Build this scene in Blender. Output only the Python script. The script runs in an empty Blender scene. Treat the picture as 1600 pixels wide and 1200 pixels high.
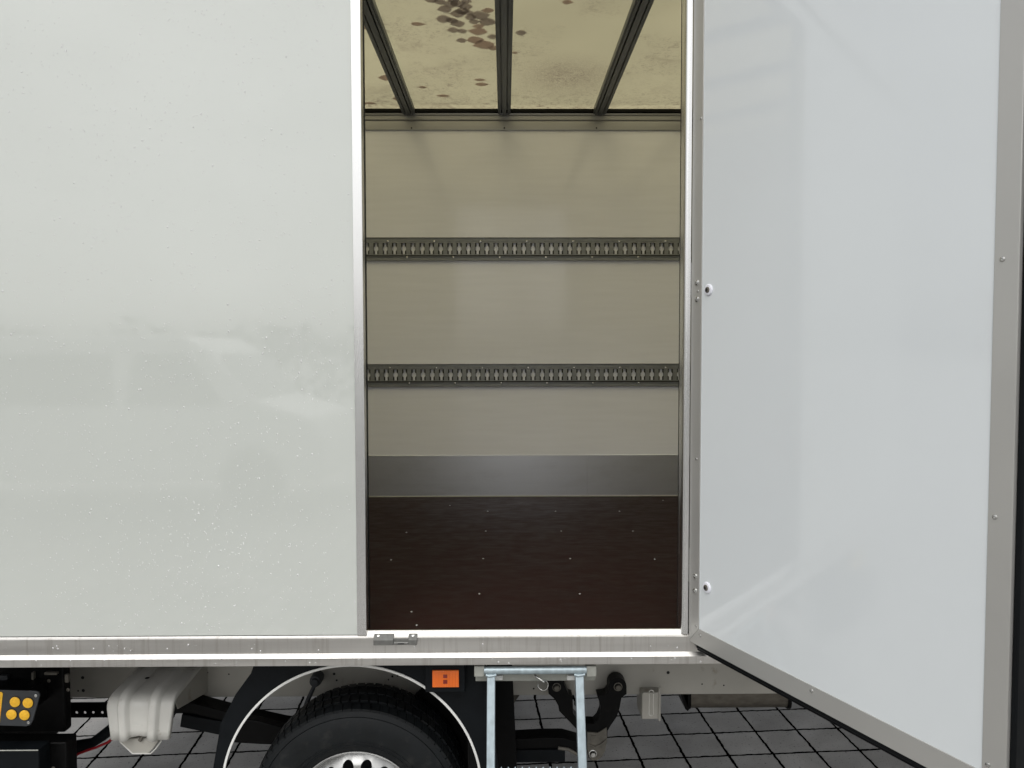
import bpy, bmesh, math, random
from mathutils import Vector, Matrix
R = math.radians
random.seed(7)
C = bpy.context.scene.collection
SC = bpy.context.scene

# ------------------------------------------------------------------ camera
CAMZ = 1.79
FPX = 1180.0
YAW, PITCH, ROLL = R(0.53), R(2.40), R(0.10)
fwd = Vector((math.sin(YAW)*math.cos(PITCH), math.cos(YAW)*math.cos(PITCH), -math.sin(PITCH)))
rgt0 = Vector((math.cos(YAW), -math.sin(YAW), 0))
up0 = rgt0.cross(fwd)
rgt = rgt0*math.cos(ROLL) - up0*math.sin(ROLL)
upv = rgt.cross(fwd)
cd = bpy.data.cameras.new('camera'); cam = bpy.data.objects.new('camera', cd); C.objects.link(cam)
m = Matrix((rgt, upv, -fwd)).transposed().to_4x4(); m.translation = (0, 0, CAMZ)
cam.matrix_world = m
cd.sensor_width = 36; cd.lens = 36*FPX/1600; cd.clip_start = 0.05; cd.clip_end = 600
SC.camera = cam

def ray(px, py):
    return fwd + rgt*((px-800)/FPX) - upv*((py-600)/FPX)
def P(px, py, Y):                      # where the photo's point lies on the plane at depth Y: (X, Z)
    d = ray(px, py); t = Y/d.y
    return d.x*t, CAMZ + d.z*t
def PZ(px, py, Z):                     # the same on a horizontal plane: (X, Y)
    d = ray(px, py); t = (Z-CAMZ)/d.z
    return d.x*t, d.y*t

# ------------------------------------------------------------------ sky, sun, exposure
SUN_EL, SUN_AZ = R(52), R(-35)         # azimuth from +Y towards +X of the sun
w = bpy.data.worlds.new('World'); SC.world = w; w.use_nodes = True
nt = w.node_tree; nt.nodes.clear()
N = nt.nodes.new; L = nt.links.new
out = N('ShaderNodeOutputWorld'); bg = N('ShaderNodeBackground')
sky = N('ShaderNodeTexSky'); sky.sky_type = 'NISHITA'; sky.sun_disc = False
sky.sun_elevation = SUN_EL; sky.sun_rotation = R(200); sky.dust_density = 4; sky.air_density = 1.2
hs = N('ShaderNodeHueSaturation'); hs.inputs['Saturation'].default_value = 0.10
hs.inputs['Value'].default_value = 1.0
tc = N('ShaderNodeTexCoord'); nz = N('ShaderNodeTexNoise'); nz.inputs['Scale'].default_value = 3.0
nz.inputs['Detail'].default_value = 5
mp = N('ShaderNodeMapping'); mp.inputs['Scale'].default_value = (1, 1, 2.5)
mr = N('ShaderNodeMapRange'); mr.inputs['From Min'].default_value = 0.3; mr.inputs['From Max'].default_value = 0.7
mr.inputs['To Min'].default_value = 0.86; mr.inputs['To Max'].default_value = 1.12
mx = N('ShaderNodeMix'); mx.data_type = 'RGBA'; mx.blend_type = 'MULTIPLY'; mx.inputs[0].default_value = 1
L(tc.outputs['Generated'], mp.inputs[0]); L(mp.outputs[0], nz.inputs[0]); L(nz.outputs[0], mr.inputs[0])
L(sky.outputs[0], hs.inputs['Color']); L(hs.outputs[0], mx.inputs[6]); L(mr.outputs[0], mx.inputs[7])
L(mx.outputs[2], bg.inputs[0]); bg.inputs[1].default_value = 0.15
L(bg.outputs[0], out.inputs[0])
sl = bpy.data.lights.new('sun', 'SUN'); sl.energy = 0.6; sl.angle = R(40); sl.color = (1, .985, .95)
so = bpy.data.objects.new('sun', sl); C.objects.link(so)
so.rotation_euler = Vector((0.35, -0.45, 0.82)).to_track_quat('Z', 'Y').to_euler()
SC.view_settings.view_transform = 'Standard'; SC.view_settings.look = 'None'
SC.view_settings.gamma = 1; SC.view_settings.exposure = 0.08
SC.cycles.max_bounces = 8; SC.cycles.diffuse_bounces = 6; SC.cycles.sample_clamp_indirect = 6

# ------------------------------------------------------------------ materials
def mat(name, col, rough=.5, metal=0, var=.08, scale=(8, 8, 8), rvar=.06, bump=0., bscale=200, spec=.5, coat=0,
        stain=None, detail=6, aniso=0):
    m = bpy.data.materials.new(name); m.use_nodes = True
    t = m.node_tree; N = t.nodes.new; L = t.links.new
    b = t.nodes['Principled BSDF']
    b.inputs['Roughness'].default_value = rough; b.inputs['Metallic'].default_value = metal
    b.inputs['Specular IOR Level'].default_value = spec
    b.inputs['Coat Weight'].default_value = coat; b.inputs['Coat Roughness'].default_value = .04; b.inputs['Coat IOR'].default_value = 1.6
    tc = N('ShaderNodeTexCoord'); mp = N('ShaderNodeMapping'); mp.inputs['Scale'].default_value = scale
    L(tc.outputs['Object'], mp.inputs[0])
    nz = N('ShaderNodeTexNoise'); nz.inputs['Scale'].default_value = 1; nz.inputs['Detail'].default_value = detail
    L(mp.outputs[0], nz.inputs[0])
    mr = N('ShaderNodeMapRange'); mr.inputs['From Min'].default_value = .3; mr.inputs['From Max'].default_value = .7
    mr.inputs['To Min'].default_value = 1-var; mr.inputs['To Max'].default_value = 1+var
    L(nz.outputs[0], mr.inputs[0])
    mx = N('ShaderNodeMix'); mx.data_type = 'RGBA'; mx.blend_type = 'MULTIPLY'; mx.inputs[0].default_value = 1
    mx.inputs[6].default_value = (*col, 1); L(mr.outputs[0], mx.inputs[7])
    colout = mx.outputs[2]
    if stain:                          # (colour, scale vector, threshold low, high, strength)
        sc, ss, lo, hi, st = stain
        m2 = N('ShaderNodeMapping'); m2.inputs['Scale'].default_value = ss; L(tc.outputs['Object'], m2.inputs[0])
        n2 = N('ShaderNodeTexNoise'); n2.inputs['Scale'].default_value = 1; n2.inputs['Detail'].default_value = 8
        n2.inputs['Roughness'].default_value = .65
        L(m2.outputs[0], n2.inputs[0])
        r2 = N('ShaderNodeMapRange'); r2.inputs['From Min'].default_value = lo; r2.inputs['From Max'].default_value = hi
        r2.inputs['To Max'].default_value = st; L(n2.outputs[0], r2.inputs[0])
        x2 = N('ShaderNodeMix'); x2.data_type = 'RGBA'; x2.inputs[7].default_value = (*sc, 1)
        L(r2.outputs[0], x2.inputs[0]); L(colout, x2.inputs[6]); colout = x2.outputs[2]
    L(colout, b.inputs['Base Color'])
    rr = N('ShaderNodeMapRange'); rr.inputs['From Min'].default_value = .3; rr.inputs['From Max'].default_value = .7
    rr.inputs['To Min'].default_value = max(.02, rough-rvar); rr.inputs['To Max'].default_value = rough+rvar
    L(nz.outputs[0], rr.inputs[0]); L(rr.outputs[0], b.inputs['Roughness'])
    if bump:
        n3 = N('ShaderNodeTexNoise'); n3.inputs['Scale'].default_value = bscale; n3.inputs['Detail'].default_value = 3
        L(tc.outputs['Object'], n3.inputs[0])
        bp = N('ShaderNodeBump'); bp.inputs['Strength'].default_value = bump; bp.inputs['Distance'].default_value = .002
        L(n3.outputs[0], bp.inputs['Height']); L(bp.outputs[0], b.inputs['Normal'])
    return m

M = {}
M['panel'] = mat('white_side_panel', (.585, .610, .572), .03, var=.012, scale=(2, 2, 1.2), rvar=.015, bump=.012, bscale=60, spec=.7, coat=.70,
                 stain=((.62, .64, .61), (75, 75, .30), .63, .70, .16))
M['door'] = mat('white_door_panel', (.745, .785, .80), .075, var=.012, scale=(2, 2, 2), rvar=.02, bump=.012, bscale=40, spec=.7, coat=.15,
                stain=((.72, .73, .74), (3, 3, 3), .6, .8, .25))
M['lining'] = mat('cream_inner_lining', (.86, .872, .92), .10, var=.02, scale=(3, 3, 40), rvar=.02, bump=.012, bscale=80)
M['alu'] = mat('brushed_aluminium', (.70, .69, .665), .36, 1, var=.05, scale=(2, 60, 60), rvar=.06, bump=.05, bscale=300,
               stain=((.42, .40, .37), (60, 60, 1.5), .60, .78, .45))
M['alu_v'] = mat('upright_aluminium', (.80, .80, .79), .26, 1, var=.015, scale=(40, 40, 1), rvar=.02, detail=2)
M['alu_rail'] = mat('weathered_aluminium_rail', (.66, .645, .615), .38, 1, var=.07, scale=(1.5, 50, 50), rvar=.07, bump=.04,
                    bscale=200, stain=((.40, .37, .33), (75, 75, 3), .52, .70, .5))
M['alu_door'] = mat('door_edge_aluminium', (.53, .525, .50), .38, .55, var=.03, scale=(3, 3, 3), rvar=.05)
M['alu_dark'] = mat('roof_batten_aluminium', (.14, .15, .16), .42, .5, var=.06, scale=(30, 2, 30))
M['cove'] = mat('roof_edge_aluminium', (.42, .42, .42), .35, .5, var=.05, scale=(2, 60, 60))
M['kick'] = mat('kick_plate_aluminium', (.80, .82, .86), .36, .9, var=.012, scale=(2, 50, 60), rvar=.015,
                stain=((.55, .55, .55), (4, 4, 10), .5, .8, .3))
M['track'] = mat('galvanised_lashing_rail', (.24, .25, .25), .45, .3, var=.12, scale=(12, 12, 60))
M['screwm'] = mat('screw_steel', (.62, .62, .60), .25, 1)
M['darkhole'] = mat('dark_recess', (.012, .012, .012), .6)  # near-black; also paints recess shade in the lashing rails
M['floor'] = mat('brown_phenolic_floor', (.0185, .0072, .0058), .55, var=.20, scale=(14, 30, 30), rvar=.08, bump=.15, bscale=120,
                 stain=((.045, .033, .028), (9, 34, 9), .56, .72, .30), spec=.09)
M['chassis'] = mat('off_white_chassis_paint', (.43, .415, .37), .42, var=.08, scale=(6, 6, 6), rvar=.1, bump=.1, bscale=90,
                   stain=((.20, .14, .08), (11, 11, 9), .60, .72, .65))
M['bracket'] = mat('white_pressed_steel', (.72, .71, .66), .33, var=.04, scale=(14, 14, 14), bump=.06, bscale=120,
                   stain=((.34, .30, .22), (26, 26, 26), .62, .74, .5))
M['plastic'] = mat('black_plastic', (.005, .0065, .008), .5, spec=.15, var=.2, scale=(20, 20, 20), rvar=.1, bump=.1, bscale=300)
M['black'] = mat('black_painted_steel', (.004, .004, .004), .42, spec=.12, var=.25, scale=(25, 25, 25), rvar=.12, bump=.15, bscale=150,
                 stain=((.03, .026, .022), (30, 30, 30), .60, .75, .35))
M['rubber'] = mat('black_rubber', (.004, .005, .006), .55, spec=.15, var=.15, scale=(20, 20, 20))
M['tyre'] = mat('tyre_rubber', (.0065, .008, .009), .55, spec=.3, var=.25, scale=(14, 14, 14), rvar=.12, bump=.2, bscale=200,
                stain=((.075, .070, .062), (16, 16, 16), .55, .75, .30))
M['rim'] = mat('silver_painted_steel', (.50, .50, .49), .30, .55, var=.03)
M['ring'] = mat('white_edge_trim', (.80, .80, .77), .35, var=.04, scale=(30, 30, 30))
M['galv'] = mat('galvanised_steel', (.38, .45, .48), .38, .5, var=.16, scale=(70, 70, 25), rvar=.1,
                stain=((.36, .42, .45), (30, 30, 8), .5, .75, .4))
M['keeper'] = mat('grey_die_cast', (.16, .16, .15), .45, .3, var=.15, scale=(90, 90, 90), bump=.2, bscale=300)
M['grey'] = mat('dull_galvanised_bracket', (.36, .365, .33), .5, .25, var=.08, scale=(40, 40, 40))
M['orange'] = mat('orange_lens', (.85, .17, .012), .18, var=.1, scale=(500, 3, 3), coat=.4)
M['redlens'] = mat('deep_red_reflector', (.22, .015, .004), .2, coat=.5)
M['yellow'] = mat('yellow_button', (.90, .50, .03), .45, var=.10, scale=(120, 120, 120), bump=.2, bscale=500)
M['plate'] = mat('dark_control_plate', (.035, .038, .042), .5, var=.1, scale=(40, 40, 40))
M['cast'] = mat('grey_cast_iron', (.13, .12, .10), .55, .2, var=.25, scale=(45, 45, 45), bump=.3, bscale=120)
M['muffler'] = mat('heat_shield_metal', (.17, .155, .13), .48, .7, var=.2, scale=(30, 30, 60), bump=.4, bscale=260)
M['redcable'] = mat('red_cable', (.30, .006, .012), .4)
M['whiteplastic'] = mat('white_plastic_rosette', (.80, .81, .87), .3)
M['leaf'] = mat('wet_brown_leaf', (.52, .34, .27), .4, var=.3, scale=(30, 30, 30))
M['leaf_dark'] = mat('wet_dark_leaf', (.42, .34, .31), .35, var=.3, scale=(30, 30, 30))

for nm_ in ('leaf', 'leaf_dark'):
    t = M[nm_].node_tree; pb = t.nodes['Principled BSDF']; o_ = t.nodes['Material Output']
    tl = t.nodes.new('ShaderNodeBsdfTranslucent'); tl.inputs[0].default_value = (.46, .36, .36, 1) if nm_ == 'leaf' else (.36, .32, .35, 1)
    ms = t.nodes.new('ShaderNodeMixShader'); ms.inputs[0].default_value = .45
    t.links.new(pb.outputs[0], ms.inputs[1]); t.links.new(tl.outputs[0], ms.inputs[2]); t.links.new(ms.outputs[0], o_.inputs[0])
# rain water, part opaque white so that sky glints sit in its colour
m = bpy.data.materials.new('rain_water'); m.use_nodes = True; b = m.node_tree.nodes['Principled BSDF']
b.inputs['Base Color'].default_value = (1, 1, 1, 1); b.inputs['Roughness'].default_value = .02
b.inputs['Transmission Weight'].default_value = .45; b.inputs['IOR'].default_value = 1.33
M['water'] = m

# translucent GRP roof sheet, yellowed, with dirt lying on it
m = bpy.data.materials.new('translucent_roof_sheet'); m.use_nodes = True; t = m.node_tree; t.nodes.clear()
N = t.nodes.new; L = t.links.new
o = N('ShaderNodeOutputMaterial'); tr = N('ShaderNodeBsdfTranslucent'); df = N('ShaderNodeBsdfPrincipled'); tp = N('ShaderNodeBsdfTransparent')
m1 = N('ShaderNodeMixShader'); m2 = N('ShaderNodeMixShader'); m1.inputs[0].default_value = .50; m2.inputs[0].default_value = .50
df.inputs['Roughness'].default_value = .25
tc = N('ShaderNodeTexCoord')
def noise(scale, sv=(1, 1, 1), detail=6, rough=.6, dist=0):
    mp = N('ShaderNodeMapping'); mp.inputs['Scale'].default_value = sv; L(tc.outputs['Object'], mp.inputs[0])
    n = N('ShaderNodeTexNoise'); n.inputs['Scale'].default_value = scale; n.inputs['Detail'].default_value = detail
    n.inputs['Roughness'].default_value = rough; n.inputs['Distortion'].default_value = dist
    L(mp.outputs[0], n.inputs[0]); return n.outputs[0]
def rng(x, a, b, c=0, d=1):
    r = N('ShaderNodeMapRange'); r.inputs['From Min'].default_value = a; r.inputs['From Max'].default_value = b
    r.inputs['To Min'].default_value = c; r.inputs['To Max'].default_value = d; L(x, r.inputs[0]); return r.outputs[0]
def mth(op, a, b):
    x = N('ShaderNodeMath'); x.operation = op; x.use_clamp = True
    for i, v in enumerate((a, b)):
        if isinstance(v, (int, float)): x.inputs[i].default_value = v
        else: L(v, x.inputs[i])
    return x.outputs[0]
sep = N('ShaderNodeSeparateXYZ'); L(tc.outputs['Object'], sep.inputs[0])
edge = rng(sep.outputs[1], 3.75, 4.30, .0, 1.0)             # silt collects along the far gutter
patch = rng(noise(2.6, detail=3), .44, .60)
fine = rng(noise(38, (1, 1, 1), 8, .72, 1.5), .50, .64)
speck = rng(noise(85, (.45, 1, 1), 3, .5), .64, .69)
# one oval swirl of silt
cx, cy = PZ(880, 100, 3.22)
dx = N('ShaderNodeMath'); dx.operation = 'SUBTRACT'; L(sep.outputs[0], dx.inputs[0]); dx.inputs[1].default_value = cx+.02
dy = N('ShaderNodeMath'); dy.operation = 'SUBTRACT'; L(sep.outputs[1], dy.inputs[0]); dy.inputs[1].default_value = cy+.02
cmb = N('ShaderNodeCombineXYZ'); L(dx.outputs[0], cmb.inputs[0]); L(dy.outputs[0], cmb.inputs[1])
ln = N('ShaderNodeVectorMath'); ln.operation = 'LENGTH'; L(cmb.outputs[0], ln.inputs[0])
swirl = mth('MULTIPLY', rng(ln.outputs['Value'], .34, .06), rng(noise(45, (1, .8, 1), 8, .75, 3.5), .42, .60))
soft = rng(noise(5.5, detail=8, rough=.7, dist=.8), .54, .72)
dirt = mth('MAXIMUM', mth('MULTIPLY', mth('MAXIMUM', mth('MULTIPLY', patch, .7), edge), mth('MAXIMUM', fine, soft)), swirl)
dirt = mth('MAXIMUM', mth('MULTIPLY', dirt, .95), mth('MULTIPLY', mth('MULTIPLY', speck, mth('MAXIMUM', patch, edge)), .8))
cm = N('ShaderNodeMix'); cm.data_type = 'RGBA'; L(dirt, cm.inputs[0])
cm.inputs[6].default_value = (.635, .57, .34, 1); cm.inputs[7].default_value = (.22, .16, .105, 1)
tone = rng(noise(1.2, (1, 1, 1), 3), .3, .7, .90, 1.08)
vm = N('ShaderNodeMix'); vm.data_type = 'RGBA'; vm.blend_type = 'MULTIPLY'; vm.inputs[0].default_value = 1
L(cm.outputs[2], vm.inputs[6]); L(tone, vm.inputs[7])
for s in (tr, tp): L(vm.outputs[2], s.inputs['Color'])
df.inputs['Base Color'].default_value = (.80, .72, .68, 1)
L(tr.outputs[0], m1.inputs[1]); L(df.outputs[0], m1.inputs[2]); L(m1.outputs[0], m2.inputs[1]); L(tp.outputs[0], m2.inputs[2])
L(m2.outputs[0], o.inputs[0]); M['roof'] = m

# wet square concrete pavers, turned a little to the truck
m = bpy.data.materials.new('wet_square_pavers'); m.use_nodes = True; t = m.node_tree
N = t.nodes.new; L = t.links.new; b = t.nodes['Principled BSDF']
tc = N('ShaderNodeTexCoord')
mp = N('ShaderNodeMapping'); mp.inputs['Rotation'].default_value = (0, 0, R(-3.7)); L(tc.outputs['Object'], mp.inputs[0])
PAV_LOC = mp
br = N('ShaderNodeTexBrick'); br.offset = 0; br.squash = 1
br.inputs['Scale'].default_value = 1; br.inputs['Brick Width'].default_value = .2; br.inputs['Row Height'].default_value = .2
br.inputs['Mortar Size'].default_value = .0060; br.inputs['Mortar Smooth'].default_value = .08
br.inputs['Color1'].default_value = (.78, .76, .73, 1); br.inputs['Color2'].default_value = (1.08, 1.05, 1.0, 1)
# ragged joints
nzv = N('ShaderNodeTexNoise'); nzv.inputs['Scale'].default_value = 28; nzv.inputs['Detail'].default_value = 5; L(tc.outputs['Object'], nzv.inputs[0])
vs = N('ShaderNodeVectorMath'); vs.operation = 'SUBTRACT'; L(nzv.outputs['Color'], vs.inputs[0]); vs.inputs[1].default_value = (.5, .5, .5)
vc = N('ShaderNodeVectorMath'); vc.operation = 'SCALE'; vc.inputs['Scale'].default_value = .015; L(vs.outputs[0], vc.inputs[0])
va = N('ShaderNodeVectorMath'); va.operation = 'ADD'; L(mp.outputs[0], va.inputs[0]); L(vc.outputs[0], va.inputs[1]); L(va.outputs[0], br.inputs[0])
pit = noise(95, detail=3, rough=.5); big = noise(2.2, detail=5)
base = rng(big, .3, .7, .31, .48)
mu = N('ShaderNodeMix'); mu.data_type = 'RGBA'; mu.blend_type = 'MULTIPLY'; mu.inputs[0].default_value = 1
L(br.outputs['Color'], mu.inputs[6]); L(base, mu.inputs[7])
m3 = N('ShaderNodeMix'); m3.data_type = 'RGBA'; L(mth('MAXIMUM', rng(pit, .30, .38, .75, 0), rng(noise(260, detail=2), .5, .75, 0, .35)), m3.inputs[0]); L(mu.outputs[2], m3.inputs[6]); m3.inputs[7].default_value = (.03, .028, .025, 1)
m4 = N('ShaderNodeMix'); m4.data_type = 'RGBA'; L(br.outputs['Fac'], m4.inputs[0]); L(m3.outputs[2], m4.inputs[6]); m4.inputs[7].default_value = (.003, .0027, .0024, 1)
L(m4.outputs[2], b.inputs['Base Color'])
L(rng(noise(6, detail=6), .35, .65, .30, .55), b.inputs['Roughness'])
L(rng(br.outputs['Fac'], 0, 1, .35, .0), b.inputs['Specular IOR Level'])
hh = N('ShaderNodeMath'); hh.operation = 'MULTIPLY_ADD'; L(br.outputs['Fac'], hh.inputs[0]); hh.inputs[1].default_value = -1.5
L(mth('MULTIPLY', noise(160, detail=4), .25), hh.inputs[2])
bp = N('ShaderNodeBump'); bp.inputs['Strength'].default_value = .8; bp.inputs['Distance'].default_value = .006
L(hh.outputs[0], bp.inputs['Height']); L(bp.outputs[0], b.inputs['Normal'])
M['pavers'] = m

# ------------------------------------------------------------------ mesh builder
class MB:
    def __init__(s): s.v = []; s.f = []
    def add(s, vs, fs):
        n = len(s.v); s.v += [tuple(v) for v in vs]; s.f += [tuple(i+n for i in f) for f in fs]; return s
    def box(s, x0, x1, y0, y1, z0, z1):
        vs = [(x, y, z) for x in (x0, x1) for y in (y0, y1) for z in (z0, z1)]
        return s.add(vs, [(0,1,3,2),(4,6,7,5),(0,4,5,1),(2,3,7,6),(0,2,6,4),(1,5,7,3)])
    def prism(s, poly, a, b, plane='xz'):     # polygon extruded along the third axis
        def mk(p, t):
            return (p[0], t, p[1]) if plane == 'xz' else (t, p[0], p[1]) if plane == 'yz' else (p[0], p[1], t)
        n = len(poly); vs = [mk(p, a) for p in poly] + [mk(p, b) for p in poly]
        fs = [tuple(range(n))[::-1], tuple(range(n, 2*n))] + [(i, (i+1) % n, n+(i+1) % n, n+i) for i in range(n)]
        return s.add(vs, fs)
    def tube(s, pts, r, seg=10, caps=True):
        pts = [Vector(p) for p in pts]; n = len(pts); rs = r if isinstance(r, (list, tuple)) else [r]*n
        vs = []; prev = None
        for i, p in enumerate(pts):
            d = (pts[min(i+1, n-1)] - pts[max(i-1, 0)]).normalized()
            if prev is None: u = d.orthogonal().normalized()
            else: u = (prev - d*prev.dot(d)).normalized()
            prev = u; v = d.cross(u)
            vs += [p + (u*math.cos(a) + v*math.sin(a))*rs[i] for a in [2*math.pi*k/seg for k in range(seg)]]
        fs = [(i*seg+k, i*seg+(k+1) % seg, (i+1)*seg+(k+1) % seg, (i+1)*seg+k) for i in range(n-1) for k in range(seg)]
        if caps: fs += [tuple(range(seg))[::-1], tuple(range((n-1)*seg, n*seg))]
        return s.add(vs, fs)
    def lathe(s, prof, c, seg=48, axis='y', closed=False):   # prof: (radius, offset along axis)
        c = Vector(c); vs = []
        for r, a in prof:
            for k in range(seg):
                t = 2*math.pi*k/seg
                if axis == 'y': vs.append(c + Vector((r*math.cos(t), a, r*math.sin(t))))
                elif axis == 'x': vs.append(c + Vector((a, r*math.cos(t), r*math.sin(t))))
                else: vs.append(c + Vector((r*math.cos(t), r*math.sin(t), a)))
        n = len(prof); m = n if closed else n-1
        fs = [(i*seg+k, i*seg+(k+1) % seg, ((i+1) % n)*seg+(k+1) % seg, ((i+1) % n)*seg+k) for i in range(m) for k in range(seg)]
        return s.add(vs, fs)
    def xform(s, mt): s.v = [tuple(mt @ Vector(v)) for v in s.v]; return s
    def build(s, name, mt, parent=None, bevel=0, smooth=35, tags=None):
        me = bpy.data.meshes.new(name); me.from_pydata(s.v, [], s.f); me.update()
        bm = bmesh.new(); bm.from_mesh(me); bmesh.ops.recalc_face_normals(bm, faces=bm.faces); bm.to_mesh(me); bm.free()
        me.materials.append(M[mt] if isinstance(mt, str) else mt)
        if smooth:
            me.polygons.foreach_set('use_smooth', [True]*len(me.polygons)); me.set_sharp_from_angle(angle=R(smooth))
        ob = bpy.data.objects.new(name, me); C.objects.link(ob)
        if parent: ob.parent = parent; ob.matrix_parent_inverse = Matrix.Identity(4)
        if bevel:
            b = ob.modifiers.new('bevel', 'BEVEL'); b.width = bevel; b.segments = 2; b.limit_method = 'ANGLE'; b.angle_limit = R(40)
        return ob
def plate_holes(outer, holes):           # flat face set (2D verts, faces) with holes
    bm = bmesh.new(); es = []
    for loop in [outer]+holes:
        vs = [bm.verts.new((p[0], p[1], 0)) for p in loop]
        es += [bm.edges.new((vs[i], vs[(i+1) % len(vs)])) for i in range(len(vs))]
    bmesh.ops.triangle_fill(bm, edges=es, use_beauty=True)
    bm.verts.index_update()
    vs = [(v.co.x, v.co.y) for v in bm.verts]; fs = [tuple(v.index for v in f.verts) for f in bm.faces]
    bm.free(); return vs, fs
def add_plate(mb, outer, holes, a, b, mk):    # thick plate with holes; mk(p, t) -> xyz
    vs, fs = plate_holes(outer, holes); n = len(vs)
    mb.add([mk(p, a) for p in vs]+[mk(p, b) for p in vs], fs+[tuple(i+n for i in f[::-1]) for f in fs])
    for loop in [outer]+holes:
        k = len(loop); mb.add([mk(p, a) for p in loop]+[mk(p, b) for p in loop], [(i, (i+1) % k, k+(i+1) % k, k+i) for i in range(k)])
XZ = lambda p, t: (p[0], t, p[1])
def tag(o, label=None, cat=None, group=None, kind=None):
    if label: o['label'] = label
    if cat: o['category'] = cat
    if group: o['group'] = group
    if kind: o['kind'] = kind
    return o
def empty(name, loc=(0, 0, 0), parent=None):
    o = bpy.data.objects.new(name, None); C.objects.link(o); o.location = loc; o.empty_display_size = .1
    if parent: o.parent = parent
    return o
def circ(cx, cz, r, n=24, a0=0, a1=360):
    return [(cx+r*math.cos(R(a0+(a1-a0)*i/n)), cz+r*math.sin(R(a0+(a1-a0)*i/n))) for i in range(n if a1-a0 == 360 else n+1)]
def poly(pts, Y): return [P(x, y, Y) for x, y in pts]
def screw(c, n, r, parent, mt='screwm', name='screw', h=.35):   # domed screw head with a socket, facing n
    n = Vector(n).normalized(); q = n.to_track_quat('Z', 'Y').to_matrix().to_4x4(); q.translation = Vector(c)
    mb = MB(); mb.lathe([(r, 0), (r*.92, r*h*.6), (r*.6, r*h), (r*.42, r*h), (r*.34, r*h*.3), (.0001, r*h*.3)], (0, 0, 0), 14, 'z').xform(q)
    return mb.build(name, mt, parent)

# ================================================================== ground
g = MB(); g.add([(-250, -250, 0), (250, -250, 0), (250, 250, 0), (-250, 250, 0)], [(0, 1, 2, 3)])
gr = g.build('ground', 'pavers', smooth=0); tag(gr, 'wet grey square concrete pavers with dark joints', kind='structure')

# ================================================================== the truck
YO, YI, YB = 2.20, 2.24, 4.36           # outer skin, inner skin, inner face of the far wall
XL, XR = -2.05, 2.60
OX0, OX1 = P(566, 300, YO)[0], .5385    # door opening
OZ0, OZ1 = .955, 3.06
ZF = .952
ZC = P(789, 179, YB)[1]                 # underside of the roof edge at the far wall
ZR = P(789, 172.5, YB)[1]                          # translucent sheet
truck = empty('box_truck', (0, 3.3, 0))
tag(truck, 'white box truck with its side door open, showing the empty cream cargo hold', 'truck')
off = Matrix.Translation((0, -3.3, 0))
def T(ob): ob.matrix_parent_inverse = off; return ob     # parts are modelled in world space
def tb(mb, name, mt, parent=None, bevel=0, smooth=35):
    o = mb.build(name, mt, parent or truck, bevel, smooth)
    if not parent: T(o)
    return o

FL = P(553.5, 500, YO)[0]                 # left edge of the jamb strip
# outer skin of the near side
b = MB(); b.box(XL, OX0-.006, YO, YI, .958, ZR+.03); b.box(.545, XR, YO, YI, .958, ZR+.03); b.box(OX0-.006, .545, YO, YI, OZ1+.002, ZR+.03)
tb(b, 'side_wall', 'panel', smooth=0)
b = MB(); b.box(XL+.04, OX0-.006, YI+.001, YI+.006, ZF, ZC); b.box(.545, XR-.04, YI+.001, YI+.006, ZF, ZC); b.box(OX0-.006, .545, YI+.001, YI+.006, OZ1, ZC)
tb(b, 'near_lining', 'lining', smooth=0)
b = MB(); b.box(XL, XR, YB, YB+.04, .90, ZR+.03); tb(b, 'far_wall', 'lining', smooth=0)
b = MB(); b.box(XR-.04, XR, YI+.001, YB-.001, .90, ZR+.03); tb(b, 'front_wall', 'lining', smooth=0)
b = MB(); b.box(XL, XL+.04, YI+.001, YB-.001, .90, ZR+.03); tb(b, 'rear_wall', 'lining', smooth=0)
# floor
b = MB(); b.box(XL+.041, XR-.041, YI+.007, YB-.0005, .90, ZF); b.box(OX0+.001, .509, YO+.0165, YI+.0069, .90, ZF); tb(b, 'cargo_floor', 'floor', smooth=0)
# roof sheet and battens
b = MB(); b.add([(XL, YO-.01, ZR), (XR, YO-.01, ZR), (XR, YB+.05, ZR), (XL, YB+.05, ZR)], [(0, 1, 2, 3)])
tb(b, 'roof_sheet', 'roof', smooth=0)
pitch = P(936, 180, YB)[0]-P(788, 180, YB)[0]; x0 = P(788, 180, YB)[0]
k = -4
for k in range(-3, 5):
    x = x0 + k*pitch; z = ZC-.009
    prof = [(x-.036, z+.004), (x-.028, z+.004), (x-.028, z-.002), (x-.018, z-.002), (x-.018, z+.022), (x-.012, z+.022),
            (x-.012, z-.004), (x+.012, z-.004), (x+.012, z+.022), (x+.018, z+.022), (x+.018, z-.002), (x+.028, z-.002), (x+.028, z+.004),
            (x+.036, z+.004), (x+.036, ZR-.002), (x-.036, ZR-.002)]
    mb = MB(); mb.prism(prof, YI+.01, YB-.012, 'xz'); tb(mb, 'roof_batten', 'alu_dark', smooth=20)
# roof edge coves (far and near)
zb = P(789, 204, YB)[1]
mb = MB(); mb.prism([(YB-.001, zb), (YB-.009, zb), (YB-.010, zb+.004), (YB-.010, ZC-.040), (YB-.018, ZC-.034), (YB-.020, ZC-.014), (YB-.027, ZC-.010), (YB-.029, ZC-.001), (YB-.001, ZC-.001)], XL+.041, XR-.041, 'yz')
cv = tb(mb, 'roof_edge_trim', 'cove', smooth=20)
mb = MB(); mb.box(XL+.041, XR-.041, YB-.040, YB-.0008, ZC+.0035, ZR-.003); tb(mb, 'roof_gutter_strip', 'black')
for px in (643, 788, 932):
    x, z = P(px, 200, YB-.01); o = screw((x, YB-.0105, z), (0, -1, 0), .005, cv, 'darkhole')
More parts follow.
